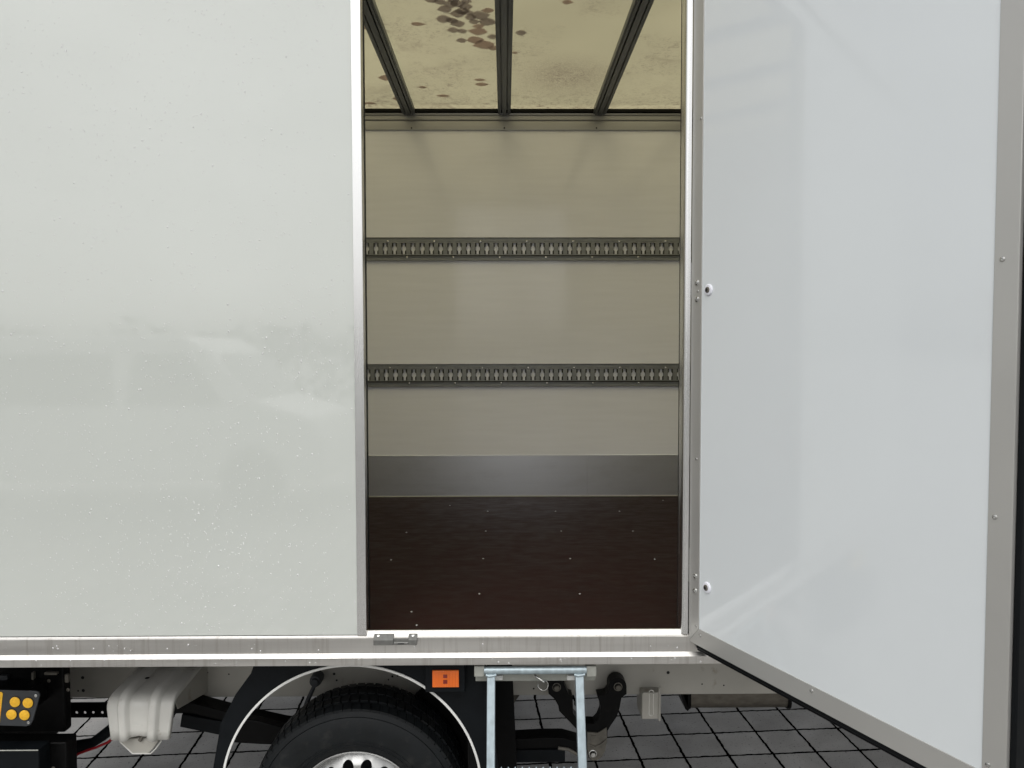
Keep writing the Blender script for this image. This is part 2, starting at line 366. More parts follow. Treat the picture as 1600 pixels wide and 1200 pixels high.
# outer roof edge profile
for y0, y1 in ((YO-.016, YO-.0015), (YB+.042, YB+.058)):
    mb = MB(); mb.box(XL-.01, XR+.01, y0, y1, ZR-.06, ZR+.045); tb(mb, 'roof_edge_rail', 'alu', bevel=.004)

# kick plates with the seam
zk = P(789, 711, YB)[1]; xs = P(918, 745, YB)[0]
for x0_, x1_ in ((XL+.042, xs-.0007), (xs+.0007, XR-.042)):
    mb = MB(); mb.box(x0_, x1_, YB-.004, YB-.0008, ZF+.001, zk); tb(mb, 'kick_plate', 'kick', bevel=.001)
# seams of silicone at floor
mb = MB(); mb.tube([(XL+.05, YB-.005, ZF+.002), (XR-.05, YB-.005, ZF+.002)], .004, 6); tb(mb, 'floor_seal', 'grey')

# lashing rails with keyhole slots
for (pt, pb, pslot) in ((371, 407, 389.3), (568.5, 603.5, 585.5)):
    z1 = P(789, pt, YB-.012)[1]; z0 = P(789, pb, YB-.012)[1]; zc = (z0+z1)/2 + .002; Hh = z1-z0
    p = 14.28/ (FPX/YB); nx = int((XR-XL-.2)/p); xst = P(804, 400, YB-.012)[0] - p*int((P(804, 400, YB)[0]-XL-.1)/p)
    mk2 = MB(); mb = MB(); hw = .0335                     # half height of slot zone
    za, zb_ = zc-hw-.007, zc+hw+.007
    for i in range(nx):
        xc = xst + i*p
        sq = [(-.0145, -.032), (.0145, -.032), (.0145, .032), (-.0145, .032)]
        hole = [(-.0068, -.033), (.0068, -.033), (.0068, -.014), (.0130, -.007), (.0130, .007), (.0068, .014), (.0068, .033), (-.0068, .033), (-.0068, .014), (-.0130, .007), (-.0130, -.007), (-.0068, -.014)]
        add_plate(mb, [(xc-p/2, za), (xc+p/2, za), (xc+p/2, zb_), (xc-p/2, zb_)], [[(xc+a, zc+b) for a, b in sq]], YB-.0135, YB-.0120, XZ)
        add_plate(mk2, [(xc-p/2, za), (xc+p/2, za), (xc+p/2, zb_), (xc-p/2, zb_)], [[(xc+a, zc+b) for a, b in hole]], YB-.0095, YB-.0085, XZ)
    xa, xb = xst-p/2, xst+(nx-.5)*p
    # outer flanges, ridge and groove lines
    mb.box(xa, xb, YB-.010, YB-.0062, z0+.002, z0+.020); mb.box(xa, xb, YB-.0150, YB-.0062, z0+.0201, za-.0001)
    mb.box(xa, xb, YB-.010, YB-.0062, z1-.020, z1-.002); mb.box(xa, xb, YB-.0150, YB-.0062, zb_+.0001, z1-.0201)
    mb.box(xa, xb, YB-.0165, YB-.0101, z0, z0+.0019); mb.box(xa, xb, YB-.0165, YB-.0101, z1-.0019, z1)
    lr = tb(mb, 'lashing_rail', 'track', smooth=0)
    mk2.build('slot_shade_plate', 'darkhole', lr, smooth=0)  # added dark plate; its colour stands in for shade in the slot recesses
    mb = MB(); mb.box(xa, xb, YB-.0158, YB-.0151, z0+.0230, z0+.0300); mb.build('groove_shade_strip', 'darkhole', lr, smooth=0)  # raised dark strip, painted as the shade of a recess line
    s0 = 606 if pt < 400 else 609.5
    xt = P(s0, pt+4, YB-.016)[0]; dxs = 71.6/(FPX/YB)
    for j in range(-14, 24):
        x = xt + j*dxs
        if xa < x < xb: screw((x, YB-.0150, z1-.0235), (0, -1, 0), .0058, lr)
        x2 = x + dxs*.41
        if xa < x2 < xb: screw((x2, YB-.0150, z0+.0175), (0, -1, 0), .0058, lr)

# floor screws where the photo shows them
for px, py in ((643,956),(749,928),(906,928),(651,977),(755,873),(891,873),(1023,874),(611,875),(762,799),(868,799),(968,799),(759,830),(877,830),(989,830),(635,832),(747,985),(924,985),(703,790),(1036,782)):
    x, y = PZ(px, py, ZF); screw((x, y, ZF+.0003), (0, 0, 1), .0043, truck and bpy.data.objects['cargo_floor'])

# jambs of the opening
mb = MB(); mb.prism([(FL, YO-.004), (OX0-.001, YO-.004), (OX0, YO-.003), (OX0, YI+.004), (OX0-.005, YI+.004), (OX0-.005, YO-.0004), (FL, YO-.0004)], .9575, OZ1, 'xy')
lj = tb(mb, 'door_jamb', 'alu_v', smooth=30)
xj0, xj1 = P(1062.5, 500, YI)[0], .5385
prof = [(xj0, YI+.004), (xj0, YO+.012)]
for i in range(9):
    a = math.pi - math.pi/2*i/8; prof.append((xj0+.011 + .011*math.cos(a), YO+.008 - .014*math.sin(a)))
prof += [(xj1, YO-.006), (xj1, YI+.004)]
mb = MB(); mb.prism(prof, .9575, OZ1, 'xy'); rj = tb(mb, 'door_jamb', 'alu_v', smooth=30)
mb = MB(); mb.box(OX0, xj0, YO-.004, YI+.004, OZ1-.03, OZ1+.001); tb(mb, 'door_head', 'alu', bevel=.002)
mb = MB(); mb.box(OX0-.0045, OX0+.0012, YI-.004, YI+.012, .962, OZ1-.031); mb.box(xj0-.0005, xj0+.004, YI+.0045, YI+.010, .962, OZ1-.031)
tb(mb, 'jamb_seal', 'rubber')

# sill under the opening, bottom rail
mb = MB(); mb.prism([(YO-.0003, .9550), (YO-.0003, .9485), (YO+.016, .9485), (YO+.016, .9655), (YO+.0135, .9672), (YO+.0110, .9662), (YO+.0003, .9562)], OX0+.0005, xj0+.001, 'yz')
tb(mb, 'door_sill', 'alu', smooth=20)
def zz(py): return P(789, py, YO-.012)[1]
prof = [(YO+.03, .9475), (YO+.0005, .9475), (YO-.0008, .9560), (YO-.0058, .9510), (YO-.0075, .9500), (YO-.0080, zz(1020.5)), (YO-.0155, zz(1024.8)),
        (YO-.0175, zz(1026)), (YO-.0175, zz(1037.5)), (YO-.011, zz(1038.8)), (YO+.05, zz(1038.8))]
mb = MB(); mb.prism(prof, XL-.01, XR+.01, 'yz'); rail = tb(mb, 'bottom_rail', 'alu_rail', smooth=15)
YC0 = 2.72
# sub-frame of the box above the chassis (dark gap)
mb = MB()
x = XL+.1
while x < XR-.1:
    mb.box(x, x+.05, YC0+.07, YB-.05, .80, .899); x += .42
tb(mb, 'cross_member', 'black', bevel=.003)

# door keeper (latch plate) notched into the sill
kx0, kx1 = P(583.5, 1000, YO-.014)[0], P(651.5, 1000, YO-.014)[0]
kp = lambda f: kx0+(kx1-kx0)*f
zt, zm = .9575, P(620, 1008, YO-.0135)[1]
mb = MB()
for f0, f1 in ((0, .46), (.80, 1)):
    mb.prism([(YO-.0125, zm), (YO-.0165, zm+.001), (YO-.0165, .9475), (YO-.002, zt+.002), (YO+.004, zt+.002), (YO+.004, .9492), (YO-.0125, .9492)], kp(f0), kp(f1), 'yz')
mb.prism([(YO-.0122, zm), (YO-.0140, zm+.0005), (YO-.0138, zm+.006), (YO-.0015, zt-.004), (YO+.003, zt-.003), (YO+.003, .9490), (YO-.0122, .9490)], kp(.4605), kp(.7995), 'yz')
kpr = tb(mb, 'lock_keeper', 'keeper', bevel=.0008)
for f in (.10, .90): screw((kp(f), YO-.004, .9572), (0, -.6, .7), .005, kpr)
mb = MB(); mb.box(kp(.56), kp(.70), YO-.0150, YO-.0141, zm+.003, zm+.006); mb.build('catch', 'darkhole', kpr)

# ------------------------------------------------------------------ the open door
dl, th = .915, .040
a = math.atan2(.906, .424)
hx, hy = .5425, YO-.006
di = Vector((math.cos(a), -math.sin(a), 0)); nn = Vector((math.sin(a), math.cos(a), 0))    # along the door, through its thickness
zd0, zd1 = P(1076, 1001, hy)[1], OZ1+.005
def D(s, t, z): return Vector((hx, hy, 0)) + di*s + nn*t + Vector((0, 0, z))
def dbox(mb, s0, s1, t0, t1, z0, z1):
    return mb.add([D(s, t, z) for s in (s0, s1) for t in (t0, t1) for z in (z0, z1)], [(0,1,3,2),(4,6,7,5),(0,4,5,1),(2,3,7,6),(0,2,6,4),(1,5,7,3)])
fw, fb = .044, .050
door = empty('cargo_door', (0, 0, 0), truck); door.matrix_parent_inverse = off
tag(door, 'white side door swung open towards the viewer')
mb = MB(); dbox(mb, fw-.004, dl-fw+.004, .0012, th-.002, zd0+fb-.004, zd1-fb+.004); mb.build('door_panel', 'door', door, smooth=0)
mb = MB()
def dprism(mb, pts, t0, t1):
    n = len(pts); mb.add([D(p[0], t0, p[1]) for p in pts]+[D(p[0], t1, p[1]) for p in pts], [tuple(range(n)), tuple(range(n, 2*n))[::-1]]+[(i, (i+1) % n, n+(i+1) % n, n+i) for i in range(n)])
e = .0003
dprism(mb, [(0, zd0+e), (fw, zd0+fb+e), (fw, zd1-fb), (0, zd1)], -.0015, .0010)
dprism(mb, [(e, zd0), (dl-e, zd0), (dl-fw-e, zd0+fb), (fw+e, zd0+fb)], -.0015, .0010)
dprism(mb, [(dl, zd0+e), (dl, zd1), (dl-fw, zd1-fb), (dl-fw, zd0+fb+e)], -.0015, .0010)
dprism(mb, [(e, zd1), (fw+e, zd1-fb), (dl-fw-e, zd1-fb), (dl-e, zd1)], -.0015, .0010)
df = mb.build('door_frame', 'alu_door', door, bevel=.0006, smooth=30)
mb = MB(); dbox(mb, dl-.0005, dl+.0015, -.001, .013, zd0, zd1); mb.build('edge_strip', 'alu_door', door)
mb = MB()                                # rubber seal lip round the edge
dbox(mb, dl+.0016, dl+.013, .006, th+.004, zd0-.013, zd1+.013)
dbox(mb, .030, dl+.0015, .0020, .012, zd0-.012, zd0-.0005)
dbox(mb, .020, dl+.0015, .0125, th+.004, zd0-.024, zd0-.0005)
dbox(mb, .012, dl+.0015, .010, th+.004, zd1+.001, zd1+.013)
mb.build('door_seal', 'rubber', door, bevel=.003)
mb = MB(); dbox(mb, 0, .010, .0011, th-.002, zd0, zd1); dbox(mb, dl-.010, dl-.0006, .0011, th-.002, zd0, zd1); dbox(mb, .0101, dl-.0101, .0011, th-.002, zd0, zd0+.01); mb.build('door_edge', 'alu_door', door)
mb = MB(); dbox(mb, .005, dl-.005, th-.0018, th, zd0+.002, zd1-.002); mb.build('outer_skin', 'panel', door, smooth=0)
def dscrew(px, py, r, mt='screwm', t=-.0016):   # where the viewing ray meets the door's inner face
    d = ray(px, py); o = Vector((0, 0, CAMZ)); q = D(0, t, 0)
    k = (q-o).dot(nn)/d.dot(nn); p = o + d*k; return p
for px, py, r in ((1095,185,.0042),(1089,441.5,.0085),(1090.5,455,.004),(1089,467.5,.0085),(1088,717,.0042),(1086.2,900,.0085),(1086,923,.0085),(1087,978,.0042),(1094,993,.0045),
                  (1268,1079.5,.0050),(1543.5,1195,.0050),(1554.5,808,.0050),(1566.5,405,.0050)):
    screw(dscrew(px, py, r), -nn, r, df, h=.45)
for px, py in ((1107.5, 453), (1105, 918)):
    p = dscrew(px, py, .01, t=.0010); q = (-nn).to_track_quat('Z', 'Y').to_matrix().to_4x4(); q.translation = p
    mb = MB(); mb.lathe([(.0165, 0), (.0165, .002), (.014, .0045), (.009, .0050), (.0001, .0050)], (0, 0, 0), 24, 'z').xform(q)
    ro = mb.build('rosette', 'whiteplastic', door); s = screw(p - nn*.0050, -nn, .0088, door, 'cast', h=.4)
    mb = MB(); mb.lathe([(.0050, .0), (.0001, .0)], (0, 0, 0), 8, 'z'); q2 = q.copy(); q2.translation = p - nn*.0088; mb.xform(q2); mb.build('screw_socket', 'darkhole', door)
# hinge knuckles on the far side of the jamb
for z in (1.16, 2.00, 2.85):
    mb = MB(); mb.tube([(hx+.004, hy+.022, z-.05), (hx+.004, hy+.022, z+.05)], .008, 12); o = tb(mb, 'hinge', 'screwm')

# ------------------------------------------------------------------ chassis
YC = 2.72
zcb = P(789, 1086.5, YC)[1]
for y0, s in ((YC, 1), (3.84, -1)):
    yo = y0; yi = y0+.06*s
    mb = MB(); zt = .80
    pr = [(yo, zcb), (yi, zcb), (yi, zcb+.005), (yo+.005*s, zcb+.005), (yo+.005*s, zt-.005), (yi, zt-.005), (yi, zt), (yo, zt)]
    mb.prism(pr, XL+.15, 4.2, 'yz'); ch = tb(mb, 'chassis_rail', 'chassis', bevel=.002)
    if s == 1: chassis = ch
for px, py, r in ((129,1059,.006),(130,1079,.006),(122,1079.5,.0035),(324,1051,.0035),(357.5,1053.5,.003),(834,1076,.0035),(1044,1051,.006),(1097,1069,.003),(1131,1071,.003),(522,1053,.005),(526,1063,.004),(613,1057,.004),(607,1062,.003),(621,1056,.003)):
    x, z = P(px, py, YC-.001); mb = MB(); mb.lathe([(r, 0), (.0001, -.0004)], (x, YC-.0006, z), 10); mb.build('bolt_hole', 'darkhole', chassis)

# pressed steel outrigger left of the wheel
YF = 2.42
xa, zt = P(165, 1096, YF); xb, _ = P(270, 1096, YF); _, zlo = P(215, 1155, YF)
X = lambda f: xa+(xb-xa)*f
path = [(YC-.002, zt+.028), (YF+.18, zt+.020), (YF+.055, zt+.011), (YF+.032, zt+.008), (YF+.019, zt+.003), (YF+.010, zt-.004), (YF+.004, zt-.014), (YF+.001, zt-.026), (YF, zt-.040), (YF-.002, (zt-.060+zlo)/2), (YF-.004, zlo)]
nrm_ = [(0, 0, 1), (0, 0, 1), (0, -.25, .97), (0, -.45, .89), (0, -.65, .76), (0, -.8, .6), (0, -.92, .4), (0, -.98, .2), (0, -1, 0), (0, -1, 0), (0, -1, 0)]
cols = [(0, -.012), (.012, -.002), (.03, 0), (.16, 0), (.175, .002), (.20, .014), (.225, .016), (.29, .016), (.315, .014), (.34, .002), (.355, 0), (.50, 0), (.625, 0), (.64, .002), (.665, .014), (.69, .016), (.755, .016), (.78, .014), (.805, .002), (.82, 0), (.97, 0), (.988, -.002), (1, -.012)]
mb = MB(); vs = []; 
for i, (y, z) in enumerate(path):
    t = i/(len(path)-1)
    dn = Vector(nrm_[i]); taper = .13*max(0, (zt-.02-z)/(zt-.02-zlo))
    for f, h in cols:
        ff = f + (0.5-f)*taper
        zz_ = z
        if i == len(path)-1:
            u = (f-.5)/.24; zz_ = z + (.014*max(0, 1-u*u)) 
        vs.append((X(ff), y + dn.y*h, zz_ + dn.z*h))
n = len(cols); fs = [(i*n+j, i*n+j+1, (i+1)*n+j+1, (i+1)*n+j) for i in range(len(path)-1) for j in range(n-1)]
mb.add(vs, fs); br = tb(mb, 'outrigger_bracket', 'bracket', smooth=70)
sd = br.modifiers.new('solid', 'SOLIDIFY'); sd.thickness = .003; sd.offset = 0
# side gussets from the outrigger to the rail
for f in (.03, .97):
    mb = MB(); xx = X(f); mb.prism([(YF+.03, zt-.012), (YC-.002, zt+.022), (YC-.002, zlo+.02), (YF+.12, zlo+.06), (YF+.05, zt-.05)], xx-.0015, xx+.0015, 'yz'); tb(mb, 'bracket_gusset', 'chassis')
mb = MB(); cup = [(190,1150),(192,1156),(205,1168),(210,1173),(236,1173),(242,1167),(250,1156),(251,1148)]
pts = poly(cup, YF+.03); mb.prism(pts, YF+.012, YF+.05, 'xz')
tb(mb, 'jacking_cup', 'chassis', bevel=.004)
pts = [(p[0], p[1]) for p in poly([(187,1152),(190,1158),(203,1170),(209,1175.5),(237,1175.5),(244,1169),(253,1157),(254,1150)], YF+.02)]
mb = MB(); mb.tube([(p[0], YF+.013, p[1]) for p in pts], .0022, 6); tb(mb, 'cup_rim', 'bracket')
x, z = P(221, 1151, YF+.01); mb = MB(); mb.tube([(x-.004, YF+.005, z-.012), (x+.006, YF+.010, z+.004)], .006, 10); tb(mb, 'bolt', 'cast')
x0_, z0_ = P(207, 1135, YF-.004); x1_, _ = P(222, 1135, YF-.004)
mb = MB(); mb.box(x0_, x1_, YF-.0045, YF-.002, z0_-.0008, z0_+.0012); tb(mb, 'embossed_bar', 'bracket', bevel=.0004)
mb = MB(); bx_, bz_ = P(232, 1059, 2.55); mb.lathe([(.008, 0), (.0001, .001)], (bx_, 2.54, zt+.0245), 12, 'z'); tb(mb, 'bolt_hole', 'darkhole')

# black side cabinet (hydraulics) with control plate
xc0, zc1 = P(-60, 1045, 2.42); xc1, _ = P(113, 1100, 2.42); _, zcm = P(60, 1165, 2.33)
mb = MB(); xq = P(92, 1100, 3.0)[0]; xc1 = P(112, 1100, 2.46)[0]; mb.box(XL+.02, xc1, 2.42, 2.46, zcm-.005, .86); mb.box(XL+.02, xq, 2.461, 3.0, zcm-.005, .86); tb(mb, 'hydraulic_cabinet', 'black', bevel=.006)
xl2 = P(60, 1172, 2.30)[0]; zl2 = P(60, 1172, 2.30)[1]
mb = MB(); xq2 = P(121, 1180, 2.42)[0]; mb.box(XL+.02, xq2, 2.36, 2.42, .30, zcm-.006); mb.box(XL+.02, P(110, 1180, 3.0)[0], 2.421, 3.0, .30, zcm-.006); cab2 = tb(mb, 'battery_box', 'black', bevel=.004)
mb = MB(); mb.box(XL+.02, xl2, 2.30, 2.3595, .34, zl2); cl = tb(mb, 'cabinet_lid', 'plastic', bevel=.003)
mb = MB(); mb.tube([(XL+.02, 2.299, zl2), (xl2, 2.299, zl2)], .0018, 6); mb.build('lid_edge', 'grey', cl); bpy.data.objects['lid_edge'].matrix_parent_inverse = Matrix.Identity(4)
# dark fittings at the cabinet top
for px0, px1, py0, py1, mt in ((50,54,1050,1070,'cast'),(70,90,1050,1054,'cast'),(0,13,1055,1078,'plate'),(102,108,1053,1066,'cast')):
    (x0_, z1_), (x1_, z0_) = P(px0, py0, 2.41), P(px1, py1, 2.41); mb = MB(); mb.box(x0_, x1_, 2.405, 2.4195, z0_, z1_); tb(mb, 'cabinet_fitting', mt, bevel=.002)
for px, py in ((76,1064),(24,1064),(106,1078),(100,1185),(86,1176)):
    x, z = P(px, py, 2.418); screw((x, 2.4195 if py < 1100 else 2.3595, z), (0, -1, 0), .006, truck, 'cast', 'bolt').matrix_parent_inverse = off
YP = 2.28
pts = poly([(-90,1076),(55,1080),(60,1081.5),(62,1086),(51,1126),(47,1133),(41,1135),(-90,1131)], YP)
mb = MB(); mb.prism(pts, YP, YP+.006, 'xz'); cp = tb(mb, 'control_plate', 'plate', bevel=.001)
mb = MB(); mb.box(P(-60, 1100, YP)[0], P(30, 1100, YP)[0], YP+.0065, 2.4195, P(0, 1125, YP)[1], P(0, 1090, YP)[1]); tb(mb, 'plate_mount', 'black')
for px, py in ((24,1096.5),(44.2,1098),(18.5,1116),(38.8,1117)):
    x, z = P(px, py, YP); mb = MB(); mb.lathe([(.0155, -.001), (.0155, -.0030), (.014, -.0040), (.0001, -.0042)], (x, YP, z), 28)
    bt = mb.build('control_button', 'yellow', cp); bt.matrix_parent_inverse = Matrix.Identity(4)
    mb = MB(); mb.lathe([(.0178, -.0002), (.0178, -.0012), (.0157, -.0012)], (x, YP, z), 28); mb.build('button_ring', 'darkhole', cp)
for px, py in ((56,1087),(44.5,1129)):
    x, z = P(px, py, YP); screw((x, YP-.0002, z), (0, -1, 0), .0048, cp)
pts = poly([(-60,1079.5),(2,1081.5),(4,1084),(-1,1130),(-60,1128)], YP-.002)
mb = MB(); mb.prism(pts, YP-.0014, YP-.0002, 'xz'); mb.build('yellow_sticker', 'yellow', cp)
pts = poly([(-60,1083),(0,1084.5),(-4,1126),(-60,1125)], YP-.002)
mb = MB(); mb.prism(pts, YP-.0020, YP-.0015, 'xz'); mb.build('sticker_field', mat('pale_yellow_print', (.80, .66, .30), .4), cp)

# perforated black bar
YQ = 2.62
(x0_, z1_), (x1_, z0_) = P(95, 1098, YQ), P(190, 1121, YQ)
holes = [circ(*P(px, 1113.5, YQ), .0055, 12) for px in (119.5, 132.5, 145.5, 159.5)]
mb = MB(); add_plate(mb, [(x0_-.15, z0_), (x1_, z0_), (x1_, z1_), (x0_-.15, z1_)], holes, YQ, YQ+.004, XZ); tb(mb, 'perforated_bar', 'black', smooth=0)
# hoses behind the outrigger
mb = MB(); c = [(P(px, py, 2.55)[0], 2.55+.0*i, P(px, py, 2.55)[1]) for i, (px, py) in enumerate(((100,1175),(125,1166),(145,1160),(160,1150),(175,1138),(195,1120)))]
mb.tube(c, [.030, .022, .016, .018, .018, .014], 12); tb(mb, 'hydraulic_hose', 'rubber', smooth=60)
mb = MB(); c = [(P(px, py, 2.53)[0], 2.53, P(px, py, 2.53)[1]) for px, py in ((105,1190),(122,1178),(135,1173),(150,1168),(168,1160),(182,1150))]
mb.tube(c, .0045, 8); tb(mb, 'red_cable', 'redcable', smooth=60)

# leaf spring: main leaf and lower pack, then its eye bolt
def leafpath(pts, Y): return [P(x, y, Y) for x, y in pts]
def strip(mb, top, bot, y0, y1):
    pts = top + bot[::-1]; n = len(pts); m_ = len(top)
    vs = [(p[0], y0, p[1]) for p in pts]+[(p[0], y1, p[1]) for p in pts]
    fs = [(i, i+1, 2*m_-2-i, 2*m_-1-i) for i in range(m_-1)] + [(n+i, n+2*m_-1-i, n+2*m_-2-i, n+i+1) for i in range(m_-1)]
    fs += [(i, (i+1) % n, n+(i+1) % n, n+i) for i in range(n)]
    mb.add(vs, fs)
YS0, YS1 = 2.64, 2.71
mb = MB(); strip(mb, leafpath([(262,1104),(275,1098),(300,1098),(355,1113),(440,1132),(560,1142),(680,1150),(775,1157),(850,1153),(880,1153),(905,1160)], YS0),
              leafpath([(266,1118),(275,1114),(300,1115),(350,1127),(440,1155),(560,1168),(680,1172),(775,1172),(830,1170),(868,1169),(905,1177)], YS0), YS0, YS1)
ls = tb(mb, 'leaf_spring', 'black', bevel=.002, smooth=50)
mb = MB(); strip(mb, leafpath([(284,1116),(350,1128),(440,1144),(450,1148)], YS0-.004), leafpath([(281,1136),(345,1149),(430,1163),(450,1165)], YS0-.004), YS0-.004, YS1)
tb(mb, 'spring_pack', 'plastic', bevel=.002); mb = MB()
strip(mb, leafpath([(760,1173),(883,1172)], YS0-.004), leafpath([(760,1192),(883,1191)], YS0-.004), YS0-.004, YS1)
tb(mb, 'spring_pack', 'plastic', bevel=.002)
mb = MB(); x, z = P(885, 1171, YS0); mb.tube([(P(872, 1168, YS0-.003)[0], YS0-.003, P(872, 1168, YS0)[1]), (P(888, 1170, YS0-.003)[0], YS0-.003, P(888, 1170, YS0)[1]), (P(905, 1180, YS0)[0], YS0-.003, P(905, 1180, YS0)[1])], .006, 8); tb(mb, 'spring_clip', 'cast')
x, z = P(789.5, 1172.5, YS0-.005); screw((x, YS0-.0045, z), (0, -1, 0), .006, truck, 'screwm', 'bolt').matrix_parent_inverse = off
# axle tube
mb = MB(); mb.tube([(-.45, 2.60, .35), (-.45, 4.0, .35)], .055, 20); mb.box(-.53, -.37, 2.58, 2.73, .36, .43); tb(mb, 'rear_axle', 'black')
# block between spring and axle as seen through the arch
mb = MB(); pts = poly([(384,1124),(402,1126),(445,1138),(452,1165),(400,1163),(352,1160),(360,1135)], 2.60); mb.prism(pts, 2.60, 2.635, 'xz'); tb(mb, 'spring_plate', 'black', bevel=.004)

# damper seen in the arch
YD = 2.66
x, z = P(494, 1062, YD)
mb = MB(); mb.lathe([(.0001, -.03), (.013, -.03), (.015, -.02), (.019, -.018), (.022, -.004), (.022, .03), (.0001, .03)], (x, YD, z), 24)
pb_ = P(480, 1096, YD+.01); mb.tube([(x-.001, YD-.005, z-.01), (pb_[0], YD+.01, pb_[1]), (pb_[0]-.03, YD+.02, pb_[1]-.12)], [.007, .0085, .014], 12)
tb(mb, 'damper_mount', 'plate')

# Y-shaped spring hanger
YH = 2.655
def z3(pts): return poly([(700+x/4.444, 980+y/4.444) for x, y in pts], YH)
ear = lambda cx, cy, r, a0, a1: [(cx+r*math.cos(R(t)), cy-r*math.sin(R(t))) for t in range(a0, a1-1, -20)]
out_ = ([(698,462),(694,400)] + [(712,372),(806,372)] + [(808,395),(826,440),(838,470),(866,478),(868,600),(905,640),(960,668),(1010,672),(1042,640),(1062,590),(1060,545),(1044,500),(1036,476),(1095,468)]
        + [(1116,440)] + ear(1178, 412, 62, 180, 0) + [(1240,465),(1205,488),(1192,560),(1172,620),(1125,690),(1108,720),(1106,780),(1092,850),(1068,900),(1030,924),(1000,926),(975,905),(960,840),(958,780),(905,722),(850,662),(772,582),(765,545),(742,500)])
mb = MB(); add_plate(mb, z3(out_), [], YH, YH+.05, XZ)
tb(mb, 'spring_hanger', 'black', bevel=.004, smooth=30)
mb = MB(); add_plate(mb, z3([(966,724),(1040,728),(1100,692),(1104,780),(1090,850),(1066,896),(1030,918),(1002,920),(980,900),(966,845)]), [], YH-.006, YH-.0005, XZ)
lob = tb(mb, 'hanger_lobe', 'cast', bevel=.002, smooth=30)
mb = MB(); strip(mb, z3([(975,800),(1020,820),(1060,800),(1100,765)]), z3([(975,808),(1020,832),(1062,814),(1104,778)]), YH-.011, YH-.0065); mb.prism(z3([(990,745),(1024,745),(1024,790),(990,790)]), YH-.009, YH-.0065); mb.build('hanger_rib', 'cast', lob)
for (zx, zy, r, mt) in ((754,415,.0125,'cast'),(1180,412,.0125,'cast'),(1004,870,.0115,'screwm')):
    x, z = P(700+zx/4.444, 980+zy/4.444, YH)
    y = YH-(.0062 if zy > 600 else .0004)
    mb = MB(); mb.lathe([(r*1.25, 0), (r*1.25, -.003), (r, -.004)], (x, y, z), 20)
    mb.lathe([(r*.86, -.004), (r*.86, -.010), (r*.7, -.012), (.0001, -.012)], (x, y, z), 6); tb(mb, 'bolt', mt, smooth=25)

# small white pressed bracket right of the hanger
YW = 2.675
(xw0, zw1), (xw1, zw0) = P(1003, 1069, YW), P(1032, 1124, YW)
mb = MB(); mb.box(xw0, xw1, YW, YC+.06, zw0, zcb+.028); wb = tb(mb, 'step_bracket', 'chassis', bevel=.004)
xm, zm_ = (xw0+xw1)/2, (zw0+zw1)/2
mb = MB(); lp = [(xm+.008*math.cos(R(t)), (zw1-.030 if t < 180 else zw0+.022)+.008*math.sin(R(t))) for t in range(0, 360, 20)]
mb.tube([(p[0]-.0, YW-.0005, p[1]) for p in lp]+[(lp[0][0], YW-.0005, lp[0][1])], .0018, 6); mb.build('pressed_groove', 'bracket', wb)
mb = MB(); mb.tube([(xw1-.004, YW-.001, zw1-.01), (xw1-.004, YW-.001, zw0-.003)], .005, 8)
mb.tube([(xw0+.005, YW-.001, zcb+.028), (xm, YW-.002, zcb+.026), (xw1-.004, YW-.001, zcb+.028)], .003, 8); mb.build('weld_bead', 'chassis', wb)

# gusset plate under the rail
mb = MB(); mb.prism(poly([(772,1083),(814,1083),(799,1105),(793,1106)], 2.85), 2.85, 2.87, 'xz'); tb(mb, 'rail_gusset', 'cast')
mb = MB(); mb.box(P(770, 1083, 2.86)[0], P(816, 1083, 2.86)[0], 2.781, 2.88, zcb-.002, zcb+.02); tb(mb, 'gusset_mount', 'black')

# silencer
YM = 3.02
(xm0, _), (xm1, _) = P(1075, 1100, YM), P(1236, 1100, YM); zmb = P(1100, 1110, YM)[1]
pr = []
for cy_, cz_, a0 in ((YM+.03, zmb+.03, 180), (YM+.20, zmb+.03, 270), (YM+.20, zmb+.12, 0), (YM+.03, zmb+.12, 90)):
    pr += [(cy_+.03*math.cos(R(a0+t)), cz_+.03*math.sin(R(a0+t))) for t in (0, 30, 60, 90)]
mb = MB(); mb.prism(pr, xm0, xm1, 'yz'); sil = tb(mb, 'silencer', 'muffler', bevel=.004)
mb = MB()
for x in (xm0-.002, xm1-.012): mb.prism([(YM+.115+(p[0]-YM-.115)*1.04, zmb+.075+(p[1]-zmb-.075)*1.06) for p in pr], x, x+.014, 'yz')
mb.build('end_band', 'black', sil)
x0_ = P(1060, 1083, YM)[0]; mb = MB(); mb.prism([(x0_, zmb+.10), (x0_+.008, zmb+.10), (xm0+.004, zmb+.004), (xm0-.002, zmb-.002), (xm0-.012, zmb+.008)], YM-.002, YM+.2, 'xz'); mb.build('heat_shield_lip', 'black', sil)

